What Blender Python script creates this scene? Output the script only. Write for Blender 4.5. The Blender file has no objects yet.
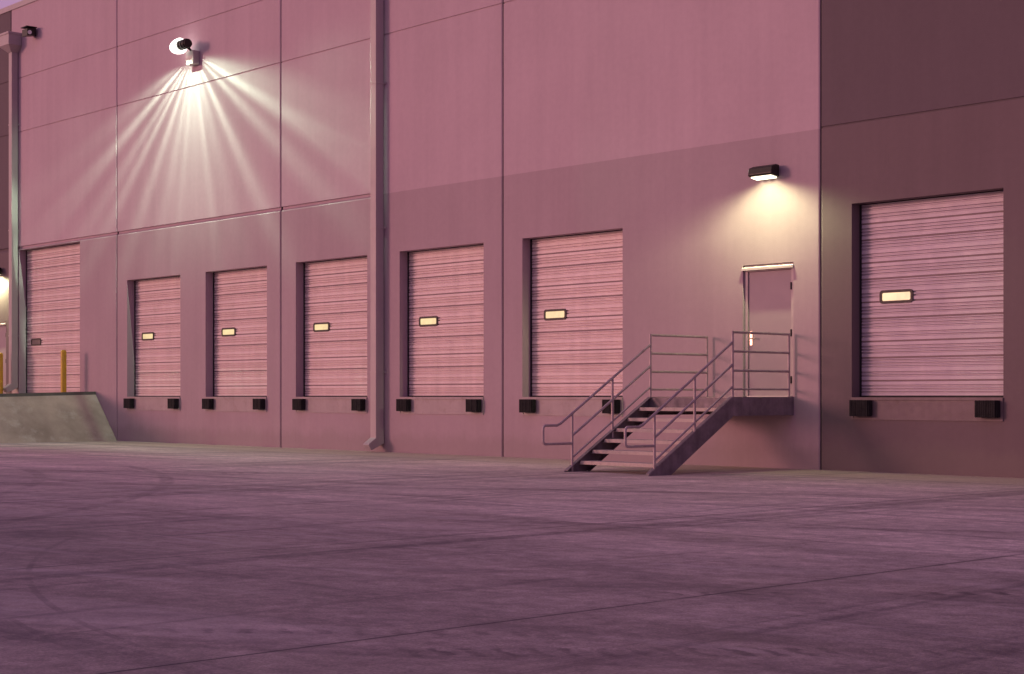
import bpy, bmesh, math, random
from mathutils import Vector, Matrix
random.seed(7)
sc = bpy.context.scene
col = sc.collection
R = math.radians

# ------------------------------------------------------------------ layout (metres)
# wall face is y = 0, x runs along the wall (right +), ground is z = 0, dock floor z = 1.2
DOCK = 1.2
CAM = Vector((0.0, -21.684, 1.22))
SEAMS = [-53.4, -45.62, -39.23, -31.46, -23.69, -15.92, -8.15, -0.4]
Z_BAND, Z_J1, Z_J2, Z_ROOF = 5.65, 9.10, 10.71, 12.96
DOCKS = [-37.31, -33.39, -29.48, -25.62, -21.75, -13.94]
DW, DH, DEEP = 2.72, 3.14, 0.24

# ------------------------------------------------------------------ node helpers
class NT:
    def __init__(s, tree):
        s.t = tree
    def n(s, typ, **kw):
        d = s.t.nodes.new(typ)
        for k, v in kw.items():
            setattr(d, k, v)
        return d
    def put(s, sock, v):
        if hasattr(v, 'is_output'):
            s.t.links.new(v, sock)
        else:
            sock.default_value = v
    def m(s, op, a, b=None, c=None, clamp=False):
        d = s.n('ShaderNodeMath', operation=op, use_clamp=clamp)
        for i, v in enumerate((a, b, c)):
            if v is not None:
                s.put(d.inputs[i], v)
        return d.outputs[0]
    def mr(s, v, a, b, c=0.0, d=1.0, smooth=False):
        q = s.n('ShaderNodeMapRange', clamp=True)
        q.interpolation_type = 'SMOOTHSTEP' if smooth else 'LINEAR'
        s.put(q.inputs[0], v)
        for i, x in enumerate((a, b, c, d)):
            s.put(q.inputs[i + 1], x)
        return q.outputs[0]
    def noise(s, vec, scale, detail=4.0, rough=0.55, dist=0.0):
        q = s.n('ShaderNodeTexNoise')
        s.put(q.inputs['Vector'], vec)
        q.inputs['Scale'].default_value = scale
        q.inputs['Detail'].default_value = detail
        q.inputs['Roughness'].default_value = rough
        q.inputs['Distortion'].default_value = dist
        return q.outputs['Fac']
    def xyz(s, x, y, z):
        q = s.n('ShaderNodeCombineXYZ')
        for i, v in enumerate((x, y, z)):
            s.put(q.inputs[i], v)
        return q.outputs[0]
    def sep(s, v):
        q = s.n('ShaderNodeSeparateXYZ')
        s.put(q.inputs[0], v)
        return q.outputs[0], q.outputs[1], q.outputs[2]
    def mix(s, f, a, b, blend='MIX'):
        q = s.n('ShaderNodeMix', data_type='RGBA', blend_type=blend)
        s.put(q.inputs[0], f)
        for sock, v in ((q.inputs[6], a), (q.inputs[7], b)):
            if isinstance(v, tuple) and len(v) == 3:
                v = (*v, 1)
            s.put(sock, v)
        return q.outputs[2]
    def scale(s, colr, f):
        q = s.n('ShaderNodeVectorMath', operation='SCALE')
        if isinstance(colr, tuple):
            colr = colr[:3]
        s.put(q.inputs[0], colr)
        s.put(q.inputs[3], f)
        return q.outputs[0]

def new_mat(name):
    m = bpy.data.materials.new(name)
    m.use_nodes = True
    t = m.node_tree
    return m, NT(t), t.nodes['Principled BSDF']

def worn(name, c, rough=0.6, metal=0.0, mott=0.10, mscale=3.0, streak=0.0, bump=0.0, bscale=80.0, spec=0.35,
         dirt=None, dirt_amt=0.0, dirt_scale=2.0):
    """painted / plain surface with mottling, vertical run-down streaks and a little relief"""
    m, N, B = new_mat(name)
    P = N.n('ShaderNodeNewGeometry').outputs['Position']
    x, y, z = N.sep(P)
    f = N.mr(N.noise(P, mscale, 5, 0.6), 0.25, 0.75, 1 - mott, 1 + mott)
    if streak:
        sv = N.xyz(N.m('MULTIPLY', x, 2.2), N.m('MULTIPLY', y, 2.2), N.m('MULTIPLY', z, 0.14))
        f = N.m('MULTIPLY', f, N.mr(N.noise(sv, 1.6, 5, 0.65), 0.3, 0.72, 1 + streak * .5, 1 - streak))
    cc = N.scale(c, f)
    if dirt:
        dm = N.mr(N.noise(P, dirt_scale, 6, 0.7), 0.52, 0.72, 0, dirt_amt)
        cc = N.mix(dm, cc, dirt)
    N.put(B.inputs['Base Color'], cc)
    N.put(B.inputs['Roughness'], N.mr(N.noise(P, mscale * 3, 3), 0.3, 0.7, rough - .07, rough + .07))
    B.inputs['Metallic'].default_value = metal
    B.inputs['Specular IOR Level'].default_value = spec
    if bump:
        b = N.n('ShaderNodeBump')
        b.inputs['Strength'].default_value = bump
        b.inputs['Distance'].default_value = 0.01
        N.put(b.inputs['Height'], N.noise(P, bscale, 4, 0.6))
        N.put(B.inputs['Normal'], b.outputs[0])
    return m

def glow(name, c, s, base=(.8, .8, .75)):
    m, N, B = new_mat(name)
    B.inputs['Base Color'].default_value = (*base, 1)
    B.inputs['Roughness'].default_value = 0.25
    B.inputs['Emission Color'].default_value = (*c, 1)
    P = N.n('ShaderNodeNewGeometry').outputs['Position']
    N.put(B.inputs['Emission Strength'], N.mr(N.noise(P, 1.6, 4, .7), 0.3, 0.7, s * .72, s * 1.16))
    return m

def wall_material(name, c):
    m, N, B = new_mat(name)
    P = N.n('ShaderNodeNewGeometry').outputs['Position']
    x, y, z = N.sep(P)
    f = N.mr(N.noise(P, 0.45, 5, 0.6), 0.25, 0.75, 0.94, 1.06)                         # broad clouding of the paint
    sv = N.xyz(N.m('MULTIPLY', x, 1.9), y, N.m('MULTIPLY', z, 0.10))
    f = N.m('MULTIPLY', f, N.mr(N.noise(sv, 1.5, 6, 0.65), 0.35, 0.75, 1.03, 0.94))      # faint rain runs
    f = N.m('MULTIPLY', f, N.mr(N.noise(P, 9.0, 3, 0.6), 0.3, 0.7, 0.975, 1.025))
    # long thin drips that start under the joints and the coping
    dv = N.xyz(N.m('MULTIPLY', x, 5.5), 0.0, N.m('MULTIPLY', z, 0.22))
    top = N.m('FRACT', N.m('DIVIDE', N.m('SUBTRACT', Z_ROOF, z), 3.87))
    f = N.m('MULTIPLY', f, N.mr(N.m('MULTIPLY', N.mr(N.noise(dv, 1.0, 5, .7), .57, .72, 0, 1), N.mr(top, 0.0, .8, 1, .1)), 0, 1, 1.0, .93))
    # splash-back grime in an uneven band at the foot of the panel
    edge = N.m('MULTIPLY_ADD', N.noise(N.xyz(x, 0.0, N.m('MULTIPLY', z, .5)), 1.3, 5, 0.7), 0.7, -0.12)
    g = N.mr(N.m('SUBTRACT', z, edge), 0.0, 0.30, 0.28, 0.0, smooth=True)
    cc = N.mix(g, N.scale(c, f), (0.20, 0.17, 0.145))
    N.put(B.inputs['Base Color'], cc)
    B.inputs['Roughness'].default_value = 0.72
    B.inputs['Specular IOR Level'].default_value = 0.25
    b = N.n('ShaderNodeBump')
    b.inputs['Strength'].default_value = 0.35
    b.inputs['Distance'].default_value = 0.006
    h = N.m('ADD', N.noise(P, 45.0, 4, 0.65), N.m('MULTIPLY', N.noise(P, 1.3, 3, 0.5), 1.5))
    N.put(b.inputs['Height'], h)
    N.put(B.inputs['Normal'], b.outputs[0])
    return m

M = {}
M['upper'] = wall_material('upper wall paint', (0.470, 0.358, 0.402))
M['lower'] = wall_material('lower wall paint', (0.375, 0.287, 0.318))
M['dark_upper'] = wall_material('accent wall paint upper', (0.125, 0.096, 0.110))
M['dark_lower'] = wall_material('accent wall paint lower', (0.150, 0.112, 0.122))
M['sealant'] = worn('joint sealant', (0.055, 0.045, 0.05), 0.8, mscale=4)
M['door'] = worn('dock door paint', (0.685, 0.565, 0.56), 0.45, mott=0.05, mscale=1.6, streak=0.12, spec=0.4,
                 dirt=(0.38, 0.31, 0.29), dirt_amt=0.35, dirt_scale=1.6)
M['door_dim'] = worn('dimmed dock door paint', (0.50, 0.435, 0.49), 0.45, mott=0.035, mscale=1.8, streak=0.07, spec=0.4,
                 dirt=(0.36, 0.31, 0.32), dirt_amt=0.22, dirt_scale=1.6)  # same door paint, darkened for the light falling off to the right
M['entry'] = worn('entry door paint', (0.33, 0.265, 0.29), 0.55, mott=0.02, mscale=2.2, spec=0.25)
M['frame'] = worn('door frame paint', (0.36, 0.30, 0.315), 0.45, mscale=4)
M['cap'] = worn('drip cap paint', (0.52, 0.47, 0.45), 0.45, mott=.10, mscale=6)
M['joint_shade'] = worn('section joint shade', (0.27, 0.21, 0.215), 0.8, mscale=5)  # grey stands in for the shade inside the door joints
M['seal'] = worn('black weather seal', (0.016, 0.015, 0.017), 0.75, mscale=8)
M['rubber'] = worn('bumper rubber', (0.018, 0.017, 0.018), 0.85, mott=0.35, mscale=11, bump=.6, bscale=40, spec=.2)
M['plate'] = worn('pit plate paint', (0.36, 0.30, 0.305), 0.55, mott=.08, mscale=3, streak=.12, dirt=(.20, .14, .12), dirt_amt=.45, dirt_scale=4)
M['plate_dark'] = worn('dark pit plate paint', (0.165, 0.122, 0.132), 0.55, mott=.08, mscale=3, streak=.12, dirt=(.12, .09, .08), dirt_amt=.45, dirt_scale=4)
M['pane'] = glow('lit pane', (1.0, 0.80, 0.40), 0.86, base=(.12, .11, .09))
M['pane_dark'] = worn('unlit pane', (0.20, 0.17, 0.16), 0.12, mscale=2, spec=.6)
M['winframe'] = worn('window frame rubber', (0.02, 0.016, 0.016), 0.5, mscale=6)
M['pipe'] = worn('downspout paint', (0.40, 0.345, 0.35), 0.42, mott=.05, mscale=2, streak=.08)
M['steel'] = worn('stair steel', (0.42, 0.35, 0.35), 0.5, metal=.25, mott=.18, mscale=6, dirt=(.22, .12, .08), dirt_amt=.4, dirt_scale=7)
M['channel'] = worn('stair channel steel', (0.21, 0.175, 0.195), 0.6, metal=.2, mott=.35, mscale=5, streak=.3, dirt=(.24, .20, .19), dirt_amt=.5, dirt_scale=9)
M['tread'] = worn('tread concrete', (0.52, 0.45, 0.40), 0.8, mott=.2, mscale=5, bump=.4, bscale=60, dirt=(.20, .16, .15), dirt_amt=.6, dirt_scale=5)
M['yellow'] = worn('safety yellow', (0.62, 0.40, 0.035), 0.45, mott=.10, mscale=4, streak=.18, dirt=(.22, .17, .10), dirt_amt=.4, dirt_scale=6)
M['black'] = worn('dark bronze', (0.022, 0.018, 0.016), 0.42, metal=.3, mott=.2, mscale=9)
M['box'] = worn('junction box paint', (0.40, 0.33, 0.33), 0.5, mscale=6)
M['lens_hot'] = glow('flood lens', (1.0, 0.96, 0.86), 3.0)
M['lens_warm'] = glow('wall pack lens', (1.0, 0.90, 0.62), 3.0)
M['glass_eye'] = worn('camera lens glass', (0.75, 0.73, 0.74), 0.15, mscale=8, spec=.8)
M['brass'] = worn('satin lever', (0.80, 0.68, 0.50), 0.3, metal=.8, mscale=6)
M['roofing'] = worn('roof membrane', (0.55, 0.53, 0.50), 0.8, mscale=.4)
M['ramp'] = worn('ramp concrete', (0.43, 0.35, 0.275), 0.85, mott=.32, mscale=1.1, bump=.5, bscale=30,
                 dirt=(.56, .50, .42), dirt_amt=.85, dirt_scale=1.3)
M['kerb'] = worn('ramp kerb', (0.12, 0.115, 0.10), 0.85, mott=.25, mscale=3, bump=.4, bscale=30)

# ------------------------------------------------------------------ mesh helpers
class MB:
    """collects shapes into one mesh"""
    def __init__(s):
        s.v, s.f, s.mi, s.cur = [], [], [], 0
    def add(s, vs, fs):
        b = len(s.v)
        s.v += [tuple(v) for v in vs]
        for f in fs:
            s.f.append([b + i for i in f])
            s.mi.append(s.cur)
    def box(s, x0, x1, y0, y1, z0, z1):
        s.add([(x0, y0, z0), (x1, y0, z0), (x1, y1, z0), (x0, y1, z0), (x0, y0, z1), (x1, y0, z1), (x1, y1, z1), (x0, y1, z1)],
              [(0, 3, 2, 1), (4, 5, 6, 7), (0, 1, 5, 4), (1, 2, 6, 5), (2, 3, 7, 6), (3, 0, 4, 7)])
    def prism(s, pts, axis, a, b):
        """closed polygon (2-D) pushed along an axis; pts are the two other coordinates in xyz order"""
        def mk(p, t):
            return {'x': (t, p[0], p[1]), 'y': (p[0], t, p[1]), 'z': (p[0], p[1], t)}[axis]
        n = len(pts)
        s.add([mk(p, a) for p in pts] + [mk(p, b) for p in pts],
              [tuple(range(n))[::-1], tuple(range(n, 2 * n))] + [(i, (i + 1) % n, n + (i + 1) % n, n + i) for i in range(n)])
    def tube(s, pts, r, n=10, caps=True):
        pts = [Vector(p) for p in pts]
        rings = []
        up = None
        for i, p in enumerate(pts):
            d0 = (p - pts[i - 1]).normalized() if i else None
            d1 = (pts[i + 1] - p).normalized() if i < len(pts) - 1 else None
            d = (d0 + d1).normalized() if d0 and d1 else (d0 or d1)
            if up is None:
                up = Vector((0, 0, 1)) if abs(d.z) < .9 else Vector((1, 0, 0))
            a = d.cross(up).normalized()
            b = a.cross(d).normalized()
            up = b
            k = 1.0
            if d0 and d1:
                k = 1 / max(.5, math.cos(d0.angle(d1) / 2))
            # widen only in the plane of the bend
            bend = (d1 - d0).normalized() if d0 and d1 and (d1 - d0).length > 1e-4 else None
            ring = []
            for j in range(n):
                t = 2 * math.pi * j / n
                o = a * math.cos(t) * r + b * math.sin(t) * r
                if bend:
                    o += bend * o.dot(bend) * (k - 1)
                ring.append(p + o)
            rings.append(ring)
        vs = [v for rg in rings for v in rg]
        fs = []
        for i in range(len(rings) - 1):
            for j in range(n):
                fs.append((i * n + j, i * n + (j + 1) % n, (i + 1) * n + (j + 1) % n, (i + 1) * n + j))
        if caps:
            fs += [tuple(range(n))[::-1], tuple(range((len(rings) - 1) * n, len(rings) * n))]
        s.add(vs, fs)
    def build(s, name, mats, parent=None, loc=(0, 0, 0), bevel=0.0, smooth=False, origin=None):
        """verts are given relative to loc unless origin shifts them first"""
        me = bpy.data.meshes.new(name)
        vs = s.v
        if origin is not None:
            vs = [(a - origin[0], b - origin[1], c - origin[2]) for a, b, c in vs]
        me.from_pydata(vs, [], s.f)
        for m in (mats if isinstance(mats, (list, tuple)) else [mats]):
            me.materials.append(m)
        me.polygons.foreach_set('material_index', s.mi)
        bm = bmesh.new()
        bm.from_mesh(me)
        bmesh.ops.recalc_face_normals(bm, faces=bm.faces)
        if bevel:
            bmesh.ops.bevel(bm, geom=[e for e in bm.edges if e.is_manifold and e.calc_face_angle(0) > .5], offset=bevel, segments=2, profile=.6, affect='EDGES')
        bm.to_mesh(me)
        bm.free()
        if smooth:
            me.polygons.foreach_set('use_smooth', [True] * len(me.polygons))
            me.set_sharp_from_angle(angle=R(40))
        o = bpy.data.objects.new(name, me)
        col.objects.link(o)
        o.location = loc
        if parent:
            o.parent = parent
        return o

def empty(name, loc, label, cat, group=None):
    o = bpy.data.objects.new(name, None)
    col.objects.link(o)
    o.empty_display_size = .3
    o.location = loc
    tag(o, label, cat, group)
    return o

def tag(o, label=None, cat=None, group=None, kind=None):
    if label: o['label'] = label
    if cat: o['category'] = cat
    if group: o['group'] = group
    if kind: o['kind'] = kind
    return o

def copy_tree(o, parent=None):
    c = o.copy()
    col.objects.link(c)
    if parent: c.parent = parent
    for ch in list(o.children):
        copy_tree(ch, c)
    return c

# ------------------------------------------------------------------ the warehouse
WO = Vector((-27.57, 0.0, 0.0))
wh = empty('warehouse', WO, 'long windowless tilt-up concrete warehouse in two mauve tones with a row of loading doors', 'warehouse')

def relloc(x, y, z):
    return (x - WO.x, y - WO.y, z - WO.z)

HOLES = [(c - DW / 2, c + DW / 2, DOCK, DOCK + DH, 'dock') for c in DOCKS]
HOLES.append((-45.09, -41.31, DOCK, 5.58, 'drive'))
ENTRY = [-17.01, -46.50]
EW, EH = 1.08, 2.27
HOLES += [(c - EW / 2, c + EW / 2, DOCK, DOCK + EH, 'entry') for c in ENTRY]

def wall_panel(x0, x1, dark):
    gap = 0.017
    a, b = x0 + gap, x1 - gap
    gw = 0.016
    holes = [h for h in HOLES if a < (h[0] + h[1]) / 2 < b]
    grooves = [Z_BAND, Z_J1, Z_J2] if x1 < -15 or x0 > 0 else [Z_BAND]
    xs = {a, b, a + .02, b - .02}
    zs = {-0.3, Z_ROOF - .02}
    for h in holes:
        xs |= {h[0], h[1]}
        zs |= {h[2], h[3]}
    for g in grooves:
        zs |= {g - gw, g + gw}
    if x1 < -30: zs |= {Z_BAND - .070, Z_BAND - .016, Z_BAND + .040}
    if x0 < -27.6 < x1: xs.add(-27.6); zs |= {Z_BAND - .070, Z_BAND - .016, Z_BAND + .040}
    def wide(cx, cz): return cx < -27.6 and Z_BAND - .016 < cz < Z_BAND + .040
    def lip(cx, cz): return cx < -27.6 and Z_BAND - .070 < cz < Z_BAND - .016
    xs, zs = sorted(xs), sorted(zs)
    def depth(i, j):
        if i < 0 or j < 0 or i >= len(xs) - 1 or j >= len(zs) - 1:
            return None
        cx, cz = (xs[i] + xs[i + 1]) / 2, (zs[j] + zs[j + 1]) / 2
        for h in holes:
            if h[0] < cx < h[1] and h[2] < cz < h[3]:
                return 'hole'
        if wide(cx, cz):
            return .045
        if lip(cx, cz):
            return 0.0
        if cx > -27.6 and x1 < -15 and abs(cz - Z_BAND) < .05:
            return 0.0
        if a + .02 < cx < b - .02:
            for g in grooves:
                if g - gw < cz < g + gw:
                    return 0.018
        else:
            for g in grooves:
                if g - gw < cz < g + gw:
                    return 0.022
        return 0.0
    T = 0.30
    mb = MB()
    def dv(d):
        return T if d in ('hole', None) else d
    cham = {xs[0], xs[-1]}
    for i in range(len(xs) - 1):
        for j in range(len(zs) - 1):
            d = depth(i, j)
            mb.cur = 0 if zs[j] >= Z_BAND - gw - 1e-4 else 1
            if d != 'hole':
                def yv(x):
                    return d + (0.014 if x in cham else 0)      # chamfered vertical edges
                sl = .045 if lip((xs[i] + xs[i + 1]) / 2, (zs[j] + zs[j + 1]) / 2) else 0.0
                mb.add([(xs[i], yv(xs[i]), zs[j]), (xs[i + 1], yv(xs[i + 1]), zs[j]), (xs[i + 1], yv(xs[i + 1]) + sl, zs[j + 1]), (xs[i], yv(xs[i]) + sl, zs[j + 1])], [(0, 1, 2, 3)])
            d2 = depth(i + 1, j)
            if i < len(xs) - 2 and d2 != d:
                p, q = dv(d), dv(d2)
                mb.add([(xs[i + 1], p, zs[j]), (xs[i + 1], q, zs[j]), (xs[i + 1], q, zs[j + 1]), (xs[i + 1], p, zs[j + 1])], [(0, 1, 2, 3)])
            d3 = depth(i, j + 1)
            if j < len(zs) - 2 and d3 != d and not lip((xs[i] + xs[i + 1]) / 2, (zs[j] + zs[j + 1]) / 2):
                p, q = dv(d), dv(d3)
                mb.add([(xs[i], p, zs[j + 1]), (xs[i + 1], p, zs[j + 1]), (xs[i + 1], q, zs[j + 1]), (xs[i], q, zs[j + 1])], [(0, 1, 2, 3)])
    for j in range(len(zs) - 1):
        mb.cur = 0 if zs[j] >= Z_BAND - gw - 1e-4 else 1
        for i, x in ((0, a), (len(xs) - 2, b)):
            p = dv(depth(i, j))
            p = p + .014 if p < T else p
            mb.add([(x, p, zs[j]), (x, T, zs[j]), (x, T, zs[j + 1]), (x, p, zs[j + 1])], [(0, 1, 2, 3)])
    mb.cur = 0
    mb.add([(a, 0, Z_ROOF - .02), (b, 0, Z_ROOF - .02), (b, T, Z_ROOF - .02), (a, T, Z_ROOF - .02)], [(0, 1, 2, 3)])
    # back of the panel, cell by cell round the openings
    for i in range(len(xs) - 1):
        for j in range(len(zs) - 1):
            if depth(i, j) != 'hole':
                mb.add([(xs[i], T, zs[j]), (xs[i + 1], T, zs[j]), (xs[i + 1], T, zs[j + 1]), (xs[i], T, zs[j + 1])], [(0, 1, 2, 3)])
    ms = [M['dark_upper'], M['dark_lower']] if dark else [M['upper'], M['lower']]
    ox = (x0 + x1) / 2
    o = mb.build('wall_panel', ms, wh, relloc(ox, 0, 0), origin=(ox, 0, 0))
    if dark:
        o['label'] = 'darker plum coloured wall panel'
    return o

for x0, x1 in zip(SEAMS[:-1], SEAMS[1:]):
    wall_panel(x0, x1, x0 > -16 or x1 < -45)
for x in SEAMS[1:-1]:
    mb = MB()
    mb.box(x - .017, x + .017, .03, .10, -.2, Z_ROOF - .03)
    mb.build('joint_sealant', M['sealant'], wh, relloc(x, 0, 0), origin=(x, 0, 0))
mb = MB()
mb.box(SEAMS[0], SEAMS[-1], -.025, .33, Z_ROOF - .022, Z_ROOF + .03)
mb.box(SEAMS[0], SEAMS[-1], -.028, -.012, Z_ROOF - .13, Z_ROOF - .022)
mb.build('parapet_coping', M['pipe'], wh, relloc(WO.x, 0, 0), origin=WO)
mb = MB()
mb.box(SEAMS[0], SEAMS[-1], .34, 40, 11.9, 12.2)
mb.build('roof', M['roofing'], wh, relloc(WO.x, 0, 0), origin=WO)
mb = MB()
mb.box(SEAMS[0], SEAMS[0] + .3, .34, 40, -.3, 12.9)
mb.box(SEAMS[-1] - .3, SEAMS[-1], .34, 40, -.3, 12.9)
mb.box(SEAMS[0], SEAMS[-1], 40.01, 40.3, -.3, 12.9)
mb.build('side_wall', M['lower'], wh, relloc(WO.x, 0, 0), origin=WO)

# --- sectional doors
def curtain(w, h, nsec):
    """ribbed sectional door; local origin at bottom centre of its outer face"""
    sec = h / nsec
    k = sec / .63
    pts = [(0.0, 0.0, 0)]                       # depth, height, material of the run up to this point
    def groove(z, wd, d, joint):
        if joint:                               # joint between sections, its shade painted grey on the groove bottom
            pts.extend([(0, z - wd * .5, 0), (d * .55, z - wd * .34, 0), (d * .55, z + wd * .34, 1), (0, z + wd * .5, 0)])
        else:                                   # rolled rib
            pts.extend([(0, z - wd * .5, 0), (d, z - wd * .22, 0), (d, z + wd * .22, 0), (0, z + wd * .5, 0)])
    for i in range(nsec):
        b = i * sec
        if i:
            groove(b, .034, .034, True)
        for z in (.080, .130, .180): groove(b + z * k, .034, .032, False)
        groove(b + .262 * k, .030, .034, True)
        for z in (.345, .395, .485, .535, .585): groove(b + z * k, .034, .030 if z != .485 else .022, False)
    pts += [(0, h, 0), (.05, h, 0), (.05, 0, 0)]
    mb = MB()
    n = len(pts)
    mb.add([(-w / 2, p[0], p[1]) for p in pts] + [(w / 2, p[0], p[1]) for p in pts], [])
    for q in range(n):
        r = (q + 1) % n
        mb.cur = pts[r][2]
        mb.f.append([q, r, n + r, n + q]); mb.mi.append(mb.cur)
    mb.cur = 0
    mb.f.append(list(range(n))[::-1]); mb.mi.append(0)
    mb.f.append(list(range(n, 2 * n))); mb.mi.append(0)
    return mb

def vision_window(parent, cx, cz, lit, w=.62, h=.215):
    mb = MB()
    # rounded rectangular gasket ring
    def rr(w, h, r, n=5):
        out = []
        for sx, sz, a0 in ((1, 1, 0), (-1, 1, 90), (-1, -1, 180), (1, -1, 270)):
            for k in range(n):
                a = R(a0 + 90 * k / (n - 1))
                out.append((sx * (w / 2 - r) + r * math.cos(a), sz * (h / 2 - r) + r * math.sin(a)))
        return out
    o, i = rr(w, h, .055), rr(w - .085, h - .085, .025)
    n = len(o)
    vs = [(x, 0.004, z) for x, z in o] + [(x, -.018, z) for x, z in o] + [(x, -.018, z) for x, z in i] + [(x, 0.004, z) for x, z in i]
    fs = []
    for k in range(n):
        q = (k + 1) % n
        for a, b in ((0, 1), (1, 2), (2, 3), (3, 0)):
            fs.append((a * n + k, a * n + q, b * n + q, b * n + k))
    mb.add(vs, fs)
    mb.build('window_frame', M['winframe'], parent, (cx, 0, cz))
    mb = MB()
    mb.prism(rr(w - .087, h - .087, .024), 'y', -.006, .003)
    mb.build('window_pane', M['pane'] if lit else M['pane_dark'], parent, (cx, 0, cz))

def seals(parent, w, h):
    mb = MB()
    mb.box(-w / 2 - .03, -w / 2 + .028, -.022, -.003, 0.0, h)
    mb.box(w / 2 - .018, w / 2 + .03, -.022, -.003, 0.0, h)
    mb.box(-w / 2 + .028, w / 2 - .018, -.018, -.003, h - .012, h + .03)
    mb.build('weather_seal', M['seal'], parent)
    mb = MB()
    mb.box(-w / 2 + .029, w / 2 - .019, -.016, .03, -.012, .028)
    mb.build('bottom_seal', M['seal'], parent)

proto = None
for i, c in enumerate(DOCKS):
    if i == 0:
        d = curtain(DW + .08, DH + .05, 5).build('dock_door', [M['door'], M['joint_shade']], wh, relloc(c, DEEP, DOCK))
        # lit window a little left of the middle
        vision_window(d, -.67, 1.615, True)
        seals(d, DW, DH)
        proto = d
        mb = MB()
        for a in ((-DW / 2, -DW / 2 + .04), (DW / 2 - .04, DW / 2)):
            mb.box(*a, -.020, 0, -.36, -.045)
        mb.box(-DW / 2, DW / 2, -.026, 0.05, -.045, -.004)
        mb.box(-DW / 2 + .04, DW / 2 - .04, -.016, 0, -.36, -.335)
        mb.box(-DW / 2 + .04, DW / 2 - .04, -.006, 0, -.335, -.045)
        plate = mb.build('pit_plate', M['plate'], wh, relloc(c, 0, DOCK))
        bumpers = []
        for s in (-1, 1):
            mb = MB()
            n = 9
            for k in range(n):
                x = -.17 + .34 * k / n
                dd = .115 + random.uniform(-.004, .004)
                mb.box(x + .002, x + .34 / n - .002, -dd - .03, -.03, -.305, -.045)
            mb.box(-.185, -.17, -.125, -.028, -.30, -.05)
            mb.box(.17, .185, -.125, -.028, -.30, -.05)
            mb.box(-.19, .19, -.048, -.027, -.295, -.055)
            bumpers.append((s, mb.build('dock_bumper', M['rubber'], wh, relloc(c + s * 1.135, 0, DOCK), bevel=.004)))
    else:
        d = copy_tree(proto)
        d.location = relloc(c, DEEP, DOCK)
        p = plate.copy(); col.objects.link(p)
        if c > -15:
            p.data = plate.data.copy(); p.data.materials[0] = M['plate_dark']
            d['label'] = 'loading door in the plum wall panel, weaker light painted into its colour'
            d.data = proto.data.copy(); d.data.materials[0] = M['door_dim']
        p.location = relloc(c, 0, DOCK)
        for s, b in bumpers:
            q = b.copy(); col.objects.link(q); q.location = relloc(c + s * 1.135, 0, DOCK)

dd = curtain(3.78 + .08, 4.38 + .05, 7).build('drive_in_door', [M['door'], M['joint_shade']], wh, relloc(-43.2, DEEP, DOCK))
dd['label'] = 'taller drive-in door with an unlit window at the ramp'
vision_window(dd, -1.26, 1.625, False)
seals(dd, 3.78, 4.38)

# --- entry doors
for i, c in enumerate(ENTRY):
    mb = MB()
    mb.prism([(0, 0), (.92, 0), (.92, 2.14), (0, 2.14)], 'y', .065, .11)
    leaf = mb.build('entry_door', M['entry'], wh, relloc(c - .46, 0, DOCK + .012), bevel=.004)
    mb = MB()     # hollow metal frame
    mb.box(-.075, -.004, .04, .20, 0, 2.145)
    mb.box(.924, .995, .04, .20, 0, 2.145)
    mb.box(-.075, .995, .04, .20, 2.146, 2.25)
    mb.build('door_frame', M['frame'], leaf, (0, 0, 0))
    mb = MB()
    mb.prism([(-.028, 2.165), (-.028, 2.205), (-.003, 2.222), (.038, 2.222), (.038, 2.19), (-.014, 2.165)], 'x', -.085, 1.005)
    mb.build('drip_cap', M['cap'], leaf)
    for z in (.28, 1.07, 1.86):
        mb = MB()
        mb.tube([(.925, .036, z - .06), (.925, .036, z + .06)], .014, 8)
        mb.build('hinge', M['black'], leaf)
    mb = MB()
    mb.box(.035, .085, .052, .064, .88, 1.12)
    mb.tube([(.06, .055, 1.0), (.06, .0, 1.0), (.075, -.008, 1.0), (.19, -.008, .997)], .012, 8)
    mb.tube([(.06, .055, 1.09), (.06, .036, 1.09)], .022, 10)
    mb.build('lever_handle', M['brass'], leaf)
    mb = MB()
    mb.box(-.003, .923, .02, .20, -.011, .010)
    mb.build('threshold', M['cap'], leaf)

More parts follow.
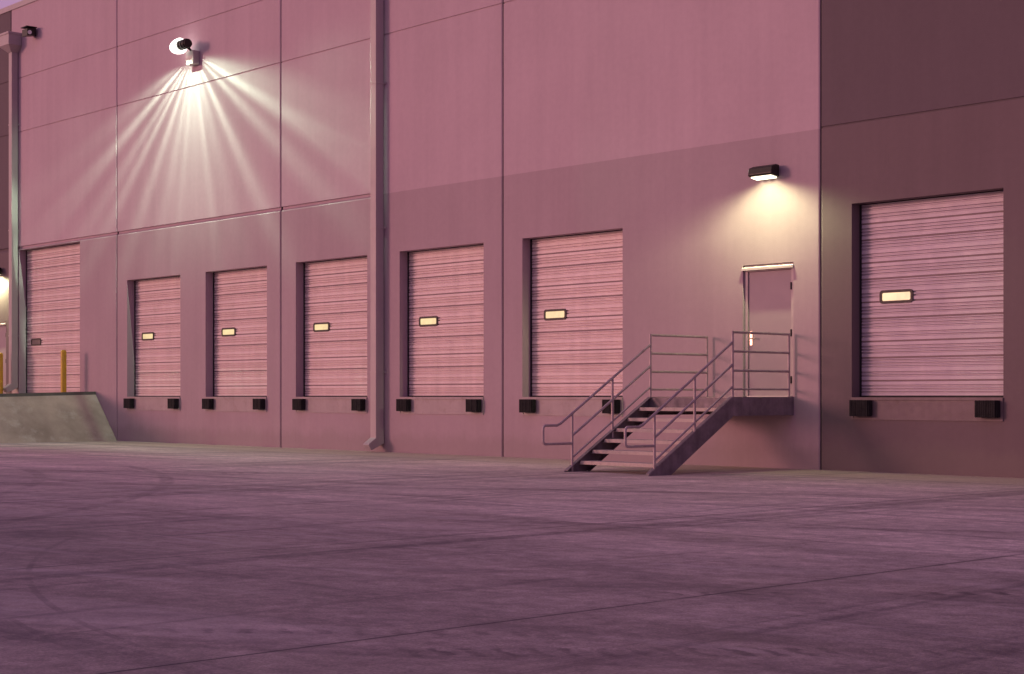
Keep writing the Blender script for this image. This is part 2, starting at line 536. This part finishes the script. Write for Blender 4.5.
# --- downspouts
def downspout(x, w, d, ztop, head, elbow_z):
    """square leader; x is its centre, stands off the wall"""
    y0, y1 = -.02 - d, -.02
    mb = MB()
    mb.box(-w / 2, w / 2, y0, y1, elbow_z + .18, ztop)
    o = mb.build('downspout', M['pipe'], wh, relloc(x, 0, 0), bevel=.012)
    if elbow_z < 3:
        mb = MB()
        t = elbow_z
        pr = [(y1, t + .20), (y0, t + .20), (y0, t + .17), (y0 - .17, t + .06), (y0 - .20, t + .02), (y0 - .13, t - .10), (y0 - .09, t - .085), (y1, t + .045)]
        mb.prism(pr, 'x', -w / 2 - .004, w / 2 + .004)
        mb.build('elbow', M['pipe'], o, bevel=.008)
    z = elbow_z + 1.6
    while z < ztop - .5:
        mb = MB()
        mb.box(-w / 2 - .012, w / 2 + .012, y0 - .006, y1 + .004, z - .02, z + .02)
        mb.box(-w / 2 - .07, w / 2 + .07, y1 - .006, -.002, z - .021, z + .021)
        mb.build('strap', M['pipe'], o)
        z += 3.15
    if head:
        mb = MB()
        a, b = .32, .37
        mb.add([(-w * .55, y0 - .02, ztop - .02), (w * .55, y0 - .02, ztop - .02), (w * .55, y1 + .01, ztop - .02), (-w * .55, y1 + .01, ztop - .02),
                (-a, -.42, ztop + .16), (a, -.42, ztop + .16), (a, y1 + .01, ztop + .16), (-a, y1 + .01, ztop + .16)],
               [(0, 3, 2, 1), (0, 1, 5, 4), (1, 2, 6, 5), (2, 3, 7, 6), (3, 0, 4, 7)])
        mb.add([(-a, -.42, ztop + .16), (a, -.42, ztop + .16), (a, y1 + .01, ztop + .16), (-a, y1 + .01, ztop + .16),
                (-a, -.42, ztop + .50), (a, -.42, ztop + .50), (a, y1 + .01, ztop + .50), (-a, y1 + .01, ztop + .50)],
               [(4, 5, 6, 7), (0, 1, 5, 4), (1, 2, 6, 5), (2, 3, 7, 6), (3, 0, 4, 7)])
        mb.box(-a - .02, a + .02, -.44, y1 + .005, ztop + .47, ztop + .53)
        mb.build('conductor_head', M['pipe'], o)
    return o
downspout(-27.60, .20, .22, 12.4, True, .14)
downspout(-45.22, .20, .20, 11.50, True, DOCK + .22)

# ------------------------------------------------------------------ lamps on the wall
fl = empty('floodlight', (-35.15, 0, 9.70), 'glaring white floodlight high on the wall over the first dock doors', 'floodlight')
mb = MB(); mb.box(-.22, .12, -.19, -.003, -.10, .24)
mb.build('junction_box', M['box'], fl, bevel=.015)
mb = MB(); mb.tube([(-.05, -.10, .20), (-.04, -.18, .28), (.02, -.36, .34)], .03, 10)
mb.build('arm', M['black'], fl, smooth=True)
mb = MB()
for k in range(6):                       # finned housing
    x = -.12 + k * .06
    r = .125 if k % 2 == 0 else .108
    pts = [(-.40 + r * 1.05 * math.cos(t), .36 + r * math.sin(t)) for t in [2 * math.pi * q / 20 for q in range(20)]]
    mb.prism(pts, 'x', x, x + .061)
mb.build('housing', M['black'], fl)
mb = MB()
rings = []
n = 20
for k in range(7):
    a = k / 6 * math.pi / 2
    rings.append([(-.12 - .44 * math.sin(a), -.40 + max(.002, .19 * math.cos(a)) * math.cos(2 * math.pi * q / n), .35 + max(.002, .20 * math.cos(a)) * math.sin(2 * math.pi * q / n)) for q in range(n)])
mb.add([v for r_ in rings for v in r_], [(i * n + j, i * n + (j + 1) % n, (i + 1) * n + (j + 1) % n, (i + 1) * n + j) for i in range(6) for j in range(n)] + [tuple(range(n))])
mb.build('lens', M['lens_hot'], fl, smooth=True)

def wall_light(x, label):
    w = empty('wall_light', (x, 0, 5.0), label, 'wall light', 'wall lights above the entry doors')
    mb = MB()
    # wedge-shaped cut-off housing on a shallow back box
    mb.prism([(-.055, -.085), (-.055, .12), (-.14, .125), (-.25, .085), (-.275, -.03), (-.26, -.06)], 'x', -.25, .25)
    mb.build('housing', M['black'], w, bevel=.014)
    mb = MB()
    mb.box(-.15, .15, -.06, -.003, -.09, .11)
    mb.build('back_box', M['black'], w, bevel=.008)
    mb = MB()
    mb.prism([(-.075, -.083), (-.075, -.105), (-.235, -.082), (-.235, -.064)], 'x', -.21, .21)
    mb.build('lens', M['lens_warm'], w)
    return w
wall_light(-16.97, 'dark bronze wall light glowing over the door at the steel stairs')
wall_light(-46.42, 'dark wall light at the far end beside the grey downspout, mostly cut off')

sc_ = empty('security_camera', (-44.02, 0, 11.85), 'small black security camera beside the rain head under the roof edge', 'security camera')
mb = MB(); mb.box(-.05, .05, -.10, -.003, -.06, .10)
mb.build('bracket', M['black'], sc_)
mb = MB(); mb.prism([(-.34, -.10), (-.34, .10), (-.06, .15), (-.06, -.05)], 'x', -.17, .16)
mb.box(-.19, .21, -.38, -.05, .152, .17)
mb.build('body', M['black'], sc_)
mb = MB(); mb.tube([(.16, -.26, .0), (.20, -.28, -.01)], .06, 12)
mb.build('lens', M['glass_eye'], sc_)

# ------------------------------------------------------------------ stairs
XL, XR, LY = -18.30, -16.46, -1.60
st = empty('steel_stairs', ((XL + XR) / 2, 0, 0), 'dark steel stairs with pipe rails rising to the landing at the entry door', 'stairs')
SO = ((XL + XR) / 2, 0, 0)
def sbuild(mb, name, mat, parent=st, **kw):
    return mb.build(name, mat, parent, origin=SO if parent is st else SO, **kw)
RUN, RISE = .28, 1.2 / 7
SL = RISE / RUN
mb = MB()
mb.box(XL + .05, XR - .05, LY + .06, -.004, 1.145, 1.196)
sbuild(mb, 'landing_slab', M['tread'])
mb = MB()
for x, sx in ((XL, 1), (XR, -1)):
    mb.box(min(x, x + sx * .012), max(x, x + sx * .012), LY, -.003, .90, 1.205)     # channel web
    mb.box(min(x + sx * .012, x + sx * .075), max(x + sx * .012, x + sx * .075), LY, -.003, .90, .914)
    mb.box(min(x + sx * .012, x + sx * .05), max(x + sx * .012, x + sx * .05), LY, -.003, 1.19, 1.204)
mb.box(XL + .013, XR - .013, LY + .0, LY + .012, .95, 1.19)
for k in range(1, 4):
    y = LY + k * .4
    mb.box(XL + .08, XR - .08, y - .006, y + .006, 1.04, 1.144)
mb.box(XL + .076, XR - .076, -.06, -.003, .92, 1.143)
sbuild(mb, 'landing_frame', M['channel'])
for x, sx in ((XL, 1), (XR, -1)):
    mb = MB()
    def ztop(y): return 1.205 + (y - LY) * .614
    y_toe = LY - 1.205 / .614 - .02
    poly = [(LY - .002, 1.205), (LY - .002, .885), (-3.09, 0), (y_toe - .02, 0), (y_toe, .03)]
    # web and two flanges of the channel
    mb.prism(poly, 'x', x, x + sx * .014)
    for (a, b) in (((LY - .002, 1.207), (y_toe, .034)), ((LY - .002, .899), (-3.07, .012))):
        mb.prism([a, b, (b[0], b[1] - .014), (a[0], a[1] - .014)], 'x', x + sx * .014, x + sx * .075)
    sbuild(mb, 'stringer', M['channel'])
for k in range(1, 7):
    z = 1.2 - RISE * k
    y1 = LY - RUN * (k - 1) - .006
    y0 = LY - RUN * k - .02
    mb = MB()
    mb.box(XL + .078, XR - .078, y0 + .004, y1, z - .045, z)
    t = sbuild(mb, 'tread', M['tread'])
    mb = MB()
    mb.box(XL + .078, XR - .078, y0 - .003, y0 + .003, z - .055, z - .012)
    mb.box(XL + .016, XL + .076, y0 + .02, y1, z - .06, z - .05)
    mb.box(XR - .076, XR - .016, y0 + .02, y1, z - .06, z - .05)
    mb.build('tread_pan', M['tread'], t, origin=SO)
RR = .0215
for x in (XL + .03, XR - .03):
    mb = MB()                                                      # landing rail
    y0, y1 = LY + .03, -.10
    for z in (1.05, .74, .43, .13):
        mb.tube([(x, y0, DOCK + z), (x, y1, DOCK + z)], RR if z != .13 else .018, 10)
    lr = sbuild(mb, 'landing_rail', M['steel'], smooth=True)
    for y in (y0, y1):
        mb = MB()
        mb.tube([(x, y, 1.0), (x, y, DOCK + 1.05 + RR * .9)], RR * 1.02, 10)
        mb.build('post', M['steel'], lr, origin=SO, smooth=True)
    mb = MB()                                                      # stair rail
    def zr(h, y): return DOCK + h + (y - LY) * .614
    pb, pm = -3.44, -2.50
    yk, ye = -3.75, -4.09
    zk = zr(.87, yk)
    def arc(c, r, a0, a1, n=5):
        return [(x, c[0] + r * math.cos(R(a0 + (a1 - a0) * k / n)), c[1] + r * math.sin(R(a0 + (a1 - a0) * k / n))) for k in range(n + 1)]
    r_ = .06
    path = [(x, y0, zr(.87, y0)), (x, yk + .05, zr(.87, yk + .05)), (x, yk + .015, zk + .018), (x, yk - .03, zk)]
    path += arc((ye + r_, zk - r_), r_, 90, 180)
    zb = .455
    path += arc((ye + r_, zb + r_), r_, 180, 270)
    path += [(x, pb, zb)]
    mb.tube(path, RR, 10)
    mb.tube([(x, y0, zr(.51, y0)), (x, pb, zr(.51, pb))], RR, 10)
    mb.tube([(x, y0, zr(.155, y0)), (x, pb, zr(.155, pb))], .018, 10)
    sr = sbuild(mb, 'stair_rail', M['steel'], smooth=True)
    for y in (pm, pb):
        mb = MB()
        mb.tube([(x, y, zr(-.12, y)), (x, y, zr(.87, y))], RR * 1.02, 10)
        mb.build('post', M['steel'], sr, origin=SO, smooth=True)

# ------------------------------------------------------------------ truck ramp and bollards
rp = empty('truck_ramp', (-42.5, -1, 0), 'grey concrete truck ramp with sloped sides climbing to the drive-in door', 'ramp')
RO = (-42.5, -1, 0)
prof = [(-.006, 1.27), (-3.0, 1.20), (-5.0, 1.02), (-14.5, 0.02)]
mb = MB()
vs, fs = [], []
for y, z in prof:
    tx = -39.16 - .97 * z
    vs += [(-39.16, y, -.05), (tx, y, z), (-47.6, y, z), (-48.8, y, -.05)]
for i in range(len(prof) - 1):
    for a, b in ((0, 1), (1, 2), (2, 3), (3, 0)):
        fs.append((4 * i + a, 4 * i + b, 4 * i + 4 + b, 4 * i + 4 + a))
fs += [(0, 1, 2, 3), (4 * len(prof) - 1, 4 * len(prof) - 2, 4 * len(prof) - 3, 4 * len(prof) - 4)]
mb.add(vs, fs)
mb.build('ramp_body', M['ramp'], rp, origin=RO)
mb = MB()
vs, fs = [], []
for y, z in prof:
    tx = -39.16 - .97 * z
    vs += [(tx + .012, y - .001, z - .02), (tx - .01, y - .001, z + .075), (tx - .16, y - .001, z + .075), (tx - .16, y - .001, z - .02)]
for i in range(len(prof) - 1):
    for a, b in ((0, 1), (1, 2), (2, 3), (3, 0)):
        fs.append((4 * i + a, 4 * i + b, 4 * i + 4 + b, 4 * i + 4 + a))
fs += [(0, 1, 2, 3), (4 * len(prof) - 1, 4 * len(prof) - 2, 4 * len(prof) - 3, 4 * len(prof) - 4)]
mb.add(vs, fs)
k_ = mb.build('kerb', M['kerb'], rp, origin=RO)

def bollard(x, y, label):
    mb = MB()
    zb = 1.24
    n = 16
    rings = []
    for r, z in ((.08, zb - .12), (.08, 2.44), (.075, 2.475), (.055, 2.50), (.02, 2.51)):
        rings.append([(r * math.cos(2 * math.pi * k / n), r * math.sin(2 * math.pi * k / n), z - zb) for k in range(n)])
    mb.add([v for q in rings for v in q], [(i * n + j, i * n + (j + 1) % n, (i + 1) * n + (j + 1) % n, (i + 1) * n + j) for i in range(4) for j in range(n)]
           + [tuple(range(n))[::-1], tuple(range(4 * n, 5 * n))])
    o = mb.build('bollard', M['yellow'], None, (x, y, zb), smooth=True)
    return tag(o, label, 'bollard', 'yellow bollards on the ramp')
bollard(-41.31, -.50, 'yellow steel bollard in front of the ribbed drive-in door')
bollard(-45.28, -.50, 'yellow steel bollard beyond the grey downspout, cut by the edge')

# ------------------------------------------------------------------ the ground
def ground_material():
    m, N, B = new_mat('yard concrete')
    P = N.n('ShaderNodeNewGeometry').outputs['Position']
    x, y, z = N.sep(P)
    def line(c, v, w, soft):
        return N.mr(N.m('ABSOLUTE', N.m('SUBTRACT', v, c)), w, w + soft, 1.0, 0.0)
    wob = N.m('MULTIPLY_ADD', N.noise(P, .25, 3), .10, -.05)
    # base: clouds, fine grain, broom streaks along the wall and along the trucks' turning path
    f = N.mr(N.noise(P, .16, 4, .55), .3, .7, .84, 1.14)
    def streaks(ang, kl, kw, sc, lo, hi, dist=.4, a=.40, b=.68):
        c, s = math.cos(ang), math.sin(ang)
        u = N.m('ADD', N.m('MULTIPLY', x, c), N.m('MULTIPLY', y, s))
        v = N.m('ADD', N.m('MULTIPLY', x, -s), N.m('MULTIPLY', y, c))
        return N.mr(N.noise(N.xyz(N.m('MULTIPLY', u, kl), N.m('MULTIPLY', v, kw), ang), sc, 5, .62, dist), a, b, lo, hi)
    f = N.m('MULTIPLY', f, streaks(0.0, .10, 1.3, 1.0, 1.10, .82))
    f = N.m('MULTIPLY', f, streaks(R(58), .09, 1.0, .9, 1.08, .85))
    f = N.m('MULTIPLY', f, streaks(R(24), .07, .9, .8, 1.08, .84))
    f = N.m('MULTIPLY', f, N.mr(N.noise(P, 2.3, 6, .68), .3, .7, .80, 1.20))
    f = N.m('MULTIPLY', f, N.mr(N.noise(P, 9.0, 5, .72), .32, .68, .72, 1.28))
    f = N.m('MULTIPLY', f, N.mr(N.noise(P, 55.0, 4, .7), .3, .7, .66, 1.34))
    c = N.scale((.270, .232, .240), f)
    # fine scrapes and broom lines
    for ang, kl, kw, sc, lo, hi in ((4, .5, 9.0, 1.0, 1.05, .93), (61, .4, 8.0, 1.0, 1.05, .93), (27, .35, 7.0, 1.0, 1.05, .92)):
        f = N.m('MULTIPLY', f, streaks(R(ang), kl, kw, sc, lo, hi, .6, .38, .66))
    # yard light put into the colour: paler sheen toward the docks, dimmer foreground
    sheen_fade = N.m('ADD', y, N.m('MULTIPLY_ADD', N.noise(P, .13, 4, .6), 7.0, -3.5))
    f = N.m('MULTIPLY', f, N.mr(sheen_fade, -16.5, -7.0, .76, 1.62, smooth=True))
    c = N.scale((.372, .312, .272), f)
    # worn pale patches, scraped thin and long
    pale = N.m('MULTIPLY', streaks(R(12), .16, 1.5, .9, 0.0, 1.0, 1.0, .53, .70), N.mr(N.noise(P, .12, 3), .38, .56, 0, 1))
    c = N.mix(N.m('MULTIPLY', pale, .62), c, (.52, .46, .43))
    fl = N.m('MULTIPLY', streaks(R(5), .5, 5.0, 1.0, 0.0, 1.0, .8, .56, .70), N.mr(N.noise(P, .22, 4, .6), .46, .62, 0, 1))
    c = N.mix(N.m('MULTIPLY', fl, .55), c, (.50, .44, .41))
    for ang, kl, kw, amt in ((92, .06, 1.9, .55), (86, .05, 1.2, .4), (3, .07, 1.6, .5), (33, .05, 1.3, .42)):
        ru = streaks(R(ang), kl, kw, 1.0, 0.0, 1.0, .35, .575, .66)
        c = N.mix(N.m('MULTIPLY', N.m('MULTIPLY', ru, amt), N.mr(N.noise(P, 7.0, 5, .75), .36, .60, .35, 1)), c, (.055, .043, .05))
    # tan spill of the wall lamps, painted on the ground along the wall
    e = N.m('MULTIPLY_ADD', N.noise(N.xyz(N.m('MULTIPLY', x, .35), y, 0), .9, 5, .65), 3.0, -.6)
    lamp_tan = N.mr(N.m('ADD', y, e), -1.7, .2, 0, .85, smooth=True)
    c = N.mix(lamp_tan, c, N.scale((.50, .42, .31), N.mr(N.noise(P, 18, 4, .7), .3, .7, .8, 1.15)))
    # oil spots
    vo = N.n('ShaderNodeTexVoronoi'); vo.inputs['Scale'].default_value = .55
    N.put(vo.inputs['Vector'], P)
    spot = N.m('MULTIPLY', N.mr(vo.outputs['Distance'], .03, .16, 1, 0, smooth=True), N.mr(N.noise(P, 6, 4), .45, .6, 0, .35))
    c = N.mix(spot, c, (.05, .04, .045))
    # joints between slabs (a saw cut every 4.27 m across, two along the wall)
    xw = N.m('ADD', x, N.m('MULTIPLY', wob, .10))
    ph = N.m('ABSOLUTE', N.m('SUBTRACT', N.m('MULTIPLY', N.m('FRACT', N.m('DIVIDE', N.m('ADD', xw, 6.38 + 427 * 2 + 2.135), 4.27)), 4.27), 2.135))
    j1 = N.mr(ph, .006, .016, 1, 0)
    j1s = N.mr(ph, .0, .10, .22, 0, smooth=True)
    j = j1
    js = j1s
    for yy in (-1.75, -9.3):
        j = N.m('MAXIMUM', j, N.m('MULTIPLY', line(yy, N.m('ADD', y, N.m('MULTIPLY', wob, .15)), .008, .012), .5))
        js = N.m('MAXIMUM', js, N.m('MULTIPLY', line(yy, y, 0, .12), .3))
    brk = N.mr(N.noise(P, .7, 4, .7), .36, .50, .35, 1)
    c = N.mix(N.m('MULTIPLY', js, brk), c, (.085, .07, .075))
    c = N.mix(N.m('MULTIPLY', j, N.m('MULTIPLY', brk, .85)), c, (.035, .03, .032))
    # tyre marks: arcs (centre, radius), broken up by noise
    tm = None
    rub = N.mr(N.noise(P, 1.1, 5, .7), .38, .60, 0, 1)
    def arc(cx, cy, r, w, amt, lo=None, hi=None, axis=None):
        d = N.n('ShaderNodeVectorMath', operation='DISTANCE')
        N.put(d.inputs[0], N.xyz(x, y, 0)); d.inputs[1].default_value = (cx, cy, 0)
        v = N.mr(N.m('ABSOLUTE', N.m('SUBTRACT', d.outputs['Value'], r)), w * .6, w, amt, 0)
        if lo is not None:
            a = x if axis == 'x' else y
            v = N.m('MULTIPLY', v, N.m('MULTIPLY', N.mr(a, lo, lo + .8, 0, 1), N.mr(a, hi - .8, hi, 1, 0)))
        return v
    marks = [
        (-5.2, -6.3, 11.55, .028, .36, -13.6, -6.6, 'x'), (-5.2, -6.3, 11.85, .025, .26, -13.6, -6.6, 'x'),
        (-14.0, -40.0, 27.2, .22, .28, -18, 4, 'x'), (-14.0, -40.0, 29.3, .22, .25, -24, 2, 'x'),
        (-26.0, 22.0, 33.0, .25, .30, -30, -6, 'x'), (-26.0, 22.0, 31.1, .25, .30, -34, -8, 'x'),
        (-30.0, -26.0, 19.0, .12, .35, -26, -12, 'x'), (-30.0, -26.0, 17.2, .12, .32, -26, -12, 'x'),
        (4.0, -32.0, 21.0, .2, .30, -14, -2, 'x'), (4.0, -32.0, 19.0, .2, .26, -14, -2, 'x'),
        (-23.2, -8.9, .40, .05, .8, -9.1, -8.0, 'y'), (-23.2, -8.9, .66, .05, .8, -9.1, -8.0, 'y'),
        (-21.9, -8.2, .45, .05, .8, -8.4, -7.2, 'y'), (-21.9, -8.2, .72, .06, .8, -8.4, -7.2, 'y'), (-21.9, -8.2, .98, .05, .7, -8.4, -7.0, 'y'),
    ]
    for a in marks:
        v = arc(*a)
        tm = v if tm is None else N.m('MAXIMUM', tm, v)
    # straight tread prints: short lugs repeated along the wheel path
    for (ax, ay, bx, by, w, per, amt) in ((-6.2, -17.2, -3.6, -14.3, .15, .155, .62), (-6.9, -14.6, -4.6, -12.1, .10, .23, .7),
                                          (-7.6, -17.6, -5.2, -15.3, .10, .2, .5)):
        L = math.hypot(bx - ax, by - ay)
        ux, uy = (bx - ax) / L, (by - ay) / L
        u = N.m('ADD', N.m('MULTIPLY', N.m('SUBTRACT', x, ax), ux), N.m('MULTIPLY', N.m('SUBTRACT', y, ay), uy))
        v = N.m('ADD', N.m('MULTIPLY', N.m('SUBTRACT', x, ax), -uy), N.m('MULTIPLY', N.m('SUBTRACT', y, ay), ux))
        lug = N.mr(N.m('ABSOLUTE', N.m('SUBTRACT', N.m('FRACT', N.m('DIVIDE', N.m('ADD', u, N.m('ADD', N.m('MULTIPLY', v, .35), N.m('MULTIPLY', N.noise(P, 4.5, 3, .6), .22))), per)), .5)), .10, .24, 1, 0)
        inside = N.m('MULTIPLY', N.mr(N.m('ABSOLUTE', v), w * .7, w, 1, 0), N.m('MULTIPLY', N.mr(u, 0, .5, 0, 1), N.mr(u, L - .5, L, 1, 0)))
        q = N.m('MULTIPLY', N.m('MULTIPLY', lug, inside), N.mr(N.noise(P, 5.0, 5, .8), .34, .50, 0, amt))
        tm = N.m('MAXIMUM', tm, q)
    # one dark scrub patch
    d = N.n('ShaderNodeVectorMath', operation='LENGTH')
    N.put(d.inputs[0], N.xyz(N.m('DIVIDE', N.m('ADD', x, 13.1), .45), N.m('DIVIDE', N.m('ADD', y, 15.05), .30), 0))
    tm = N.m('MAXIMUM', tm, N.mr(N.m('ADD', d.outputs['Value'], N.m('MULTIPLY', rub, -.5)), .3, 1.0, .5, 0))
    c = N.mix(N.m('MULTIPLY', tm, N.mr(rub, 0, 1, .35, 1)), c, (.04, .033, .036))
    N.put(B.inputs['Base Color'], c)
    N.put(B.inputs['Roughness'], N.mr(N.noise(P, .5, 5, .65), .3, .7, .50, .74))
    B.inputs['Specular IOR Level'].default_value = .35
    b = N.n('ShaderNodeBump'); b.inputs['Strength'].default_value = .5; b.inputs['Distance'].default_value = .012
    h = N.m('ADD', N.noise(P, 30, 5, .7), N.m('MULTIPLY', N.noise(P, 4, 4, .6), .8))
    h = N.m('SUBTRACT', h, N.m('MULTIPLY', j, 2.0))
    N.put(b.inputs['Height'], h)
    N.put(B.inputs['Normal'], b.outputs[0])
    return m
me = bpy.data.meshes.new('ground')
me.from_pydata([(-900, -900, 0), (900, -900, 0), (900, 900, 0), (-900, 900, 0)], [], [(0, 1, 2, 3)])
me.materials.append(ground_material())
g = bpy.data.objects.new('ground', me)
col.objects.link(g)
tag(g, 'broad concrete truck yard, stained and scored with slab joints', kind='structure')

# ------------------------------------------------------------------ light
SUN_AZ, SUN_EL = 37.0, 8.5                     # low glow from the front left
w = bpy.data.worlds.new('World')
sc.world = w
w.use_nodes = True
N = NT(w.node_tree)
bg = w.node_tree.nodes['Background']
sky = N.n('ShaderNodeTexSky', sky_type='NISHITA', sun_disc=False)
sky.sun_elevation = R(SUN_EL)
sky.sun_rotation = R(180 + SUN_AZ)
sky.dust_density = 3.0
N.put(bg.inputs[0], sky.outputs[0])
bg.inputs[1].default_value = 0.05
bg2 = N.n('ShaderNodeBackground')
dx, dy, dz = N.sep(N.n('ShaderNodeTexCoord').outputs['Generated'])
up = N.mr(dz, 0.0, .75, 0, 1)
skc = N.mix(up, (.585, .238, .44), (.235, .112, .325))
N.put(bg2.inputs[0], skc)
bg2.inputs[1].default_value = .80
ad = N.n('ShaderNodeAddShader')
out = w.node_tree.nodes['World Output']
N.put(ad.inputs[0], bg.outputs[0])
N.put(ad.inputs[1], bg2.outputs[0])
N.put(out.inputs[0], ad.outputs[0])

sun = bpy.data.lights.new('sun', 'SUN')
sun.energy = 1.17
sun.angle = R(11)
sun.color = (1.0, .385, .435)
so = bpy.data.objects.new('sun', sun)
col.objects.link(so)
dirv = Vector((math.sin(R(SUN_AZ)) * math.cos(R(SUN_EL)), math.cos(R(SUN_AZ)) * math.cos(R(SUN_EL)), -math.sin(R(SUN_EL))))
so.rotation_euler = dirv.to_track_quat('-Z', 'Y').to_euler()
so.location = (-20, -30, 20)

def lamp(name, loc, energy, colr, radius):
    L = bpy.data.lights.new(name, 'POINT')
    L.energy = energy
    L.color = colr
    L.shadow_soft_size = radius
    L.use_nodes = True
    o = bpy.data.objects.new(name, L)
    col.objects.link(o)
    o.location = loc
    return o, NT(L.node_tree), L.node_tree.nodes['Emission']

UNIT = 4 * math.pi          # watts at which the node strength below is the lamp's intensity per steradian
def beam(N, E, dist, tint, reach, power, cut, peak, floor, cap, yard, yard_lo, yard_hi, streaky, fade):
    """intensity of a wall-mounted lamp: a fan down the wall plus its spill on the yard in front"""
    inc = N.n('ShaderNodeNewGeometry').outputs['Incoming']
    dx, dy, dz = N.sep(inc)
    al = N.m('ARCTAN2', dx, N.m('MULTIPLY', dz, -1.0))           # 0 straight down, + to the right
    dyp = N.m('MAXIMUM', dy, .03)
    rho = N.m('DIVIDE', N.m('MULTIPLY', N.m('SQRT', N.m('ADD', N.m('MULTIPLY', dx, dx), N.m('MULTIPLY', dz, dz))), dist), dyp)
    if streaky:
        # the refractor's lobes: centre angle, half width, strength
        A = N.m('MULTIPLY', N.mr(N.noise(N.xyz(N.m('MULTIPLY', al, 9.0), 7.7, 0), 1.0, 2, .5), .35, .65, .85, 1.15), .10)
        for c, wd, st in ((0.0, .52, .42), (-.05, .95, .22), (-1.12, .045, 1.0), (-1.28, .07, .34), (-.95, .05, .50), (-.83, .045, .62),
                          (-.60, .06, .50), (-.36, .07, .22), (-.17, .05, .16), (.20, .05, .30), (.40, .07, .14), (.64, .06, .62), (.94, .055, .52),
                          (1.10, .05, .80), (1.22, .12, .28)):
            q = N.m('DIVIDE', N.m('SUBTRACT', al, c), wd)
            A = N.m('ADD', A, N.m('MULTIPLY', N.m('POWER', 2.71828, N.m('MULTIPLY', N.m('MULTIPLY', q, q), -1.0)), st))
    else:
        A = N.mr(N.noise(N.xyz(N.m('MULTIPLY', al, 2.0), 1.3, 0), 1.0, 2, .5), .3, .7, .92, 1.08)
    lid = N.mr(N.m('ABSOLUTE', al), cut[0], cut[1], 1, 0, smooth=True)
    A = N.m('MULTIPLY', A, lid)
    g = N.m('DIVIDE', peak, N.m('ADD', 1.0, N.m('POWER', N.m('DIVIDE', rho, reach), power)))
    I = N.m('DIVIDE', N.m('MULTIPLY', N.m('MULTIPLY', A, g), dist * dist), N.m('POWER', dyp, 3.0))
    I = N.m('MULTIPLY', I, N.mr(N.m('MULTIPLY', rho, N.m('COSINE', al)), fade[0], fade[1], 1.0, .06, smooth=True))   # the beam dies out low on the wall
    I = N.m('MINIMUM', I, cap)
    I = N.m('MAXIMUM', I, N.m('MULTIPLY', N.m('MULTIPLY', floor, N.mr(rho, fade[0], fade[0] * 1.6, 0, 1, smooth=True)), N.mr(dz, .02, -.18, 0, 1, smooth=True)))
    I = N.m('MULTIPLY', I, N.mr(dy, -.01, .03, 0, 1))
    fore = N.m('MULTIPLY', N.m('MULTIPLY', N.mr(dz, -.10, -.40, 0, 1), N.m('MULTIPLY', N.mr(dy, yard_lo, yard_hi, 0, 1, smooth=True), N.mr(dy, -.03, .02, 1, 0))), yard)
    N.put(E.inputs['Strength'], N.m('MAXIMUM', I, fore))
    E.inputs['Color'].default_value = (*tint, 1)

o, N, E = lamp('flood_beam', (-35.30, -.55, 9.92), UNIT, (1, 1, 1), .015)
beam(N, E, .55, (.68, 1.0, .68), 1.12, 1.85, (1.20, 1.48), 29.0, 100.0, 420.0, 90.0, -.48, -.22, True, (4.0, 7.2))
for x, gain in ((-16.97, 1.0), (-46.42, 7.0)):
    for k in (-1, 0, 1):
        o, N, E = lamp('wall_pack_bulb', (x + k * .15, -.22, 4.875), UNIT / 3, (1, 1, 1), .02)
        beam(N, E, .22, (.95, 1.0, .52), .85, 2.3, (.78, 1.46), 13.5 * gain, 3.0, 40.0, 12.0, -.60, -.20, False, (2.6, 4.8))

# ------------------------------------------------------------------ camera
cam = bpy.data.cameras.new('camera')
cam.sensor_width = 36
cam.lens = 36 * 1600 / 1024
cam.shift_y = 59 / 1024
cam.clip_end = 3000
co = bpy.data.objects.new('camera', cam)
col.objects.link(co)
co.location = CAM
co.rotation_euler = (R(90), 0, R(47.193))
sc.camera = co

sc.view_settings.view_transform = 'Standard'
sc.view_settings.look = 'None'
sc.view_settings.exposure = 0
sc.view_settings.gamma = 1
sc.cycles.max_bounces = 6
sc.cycles.use_denoising = True
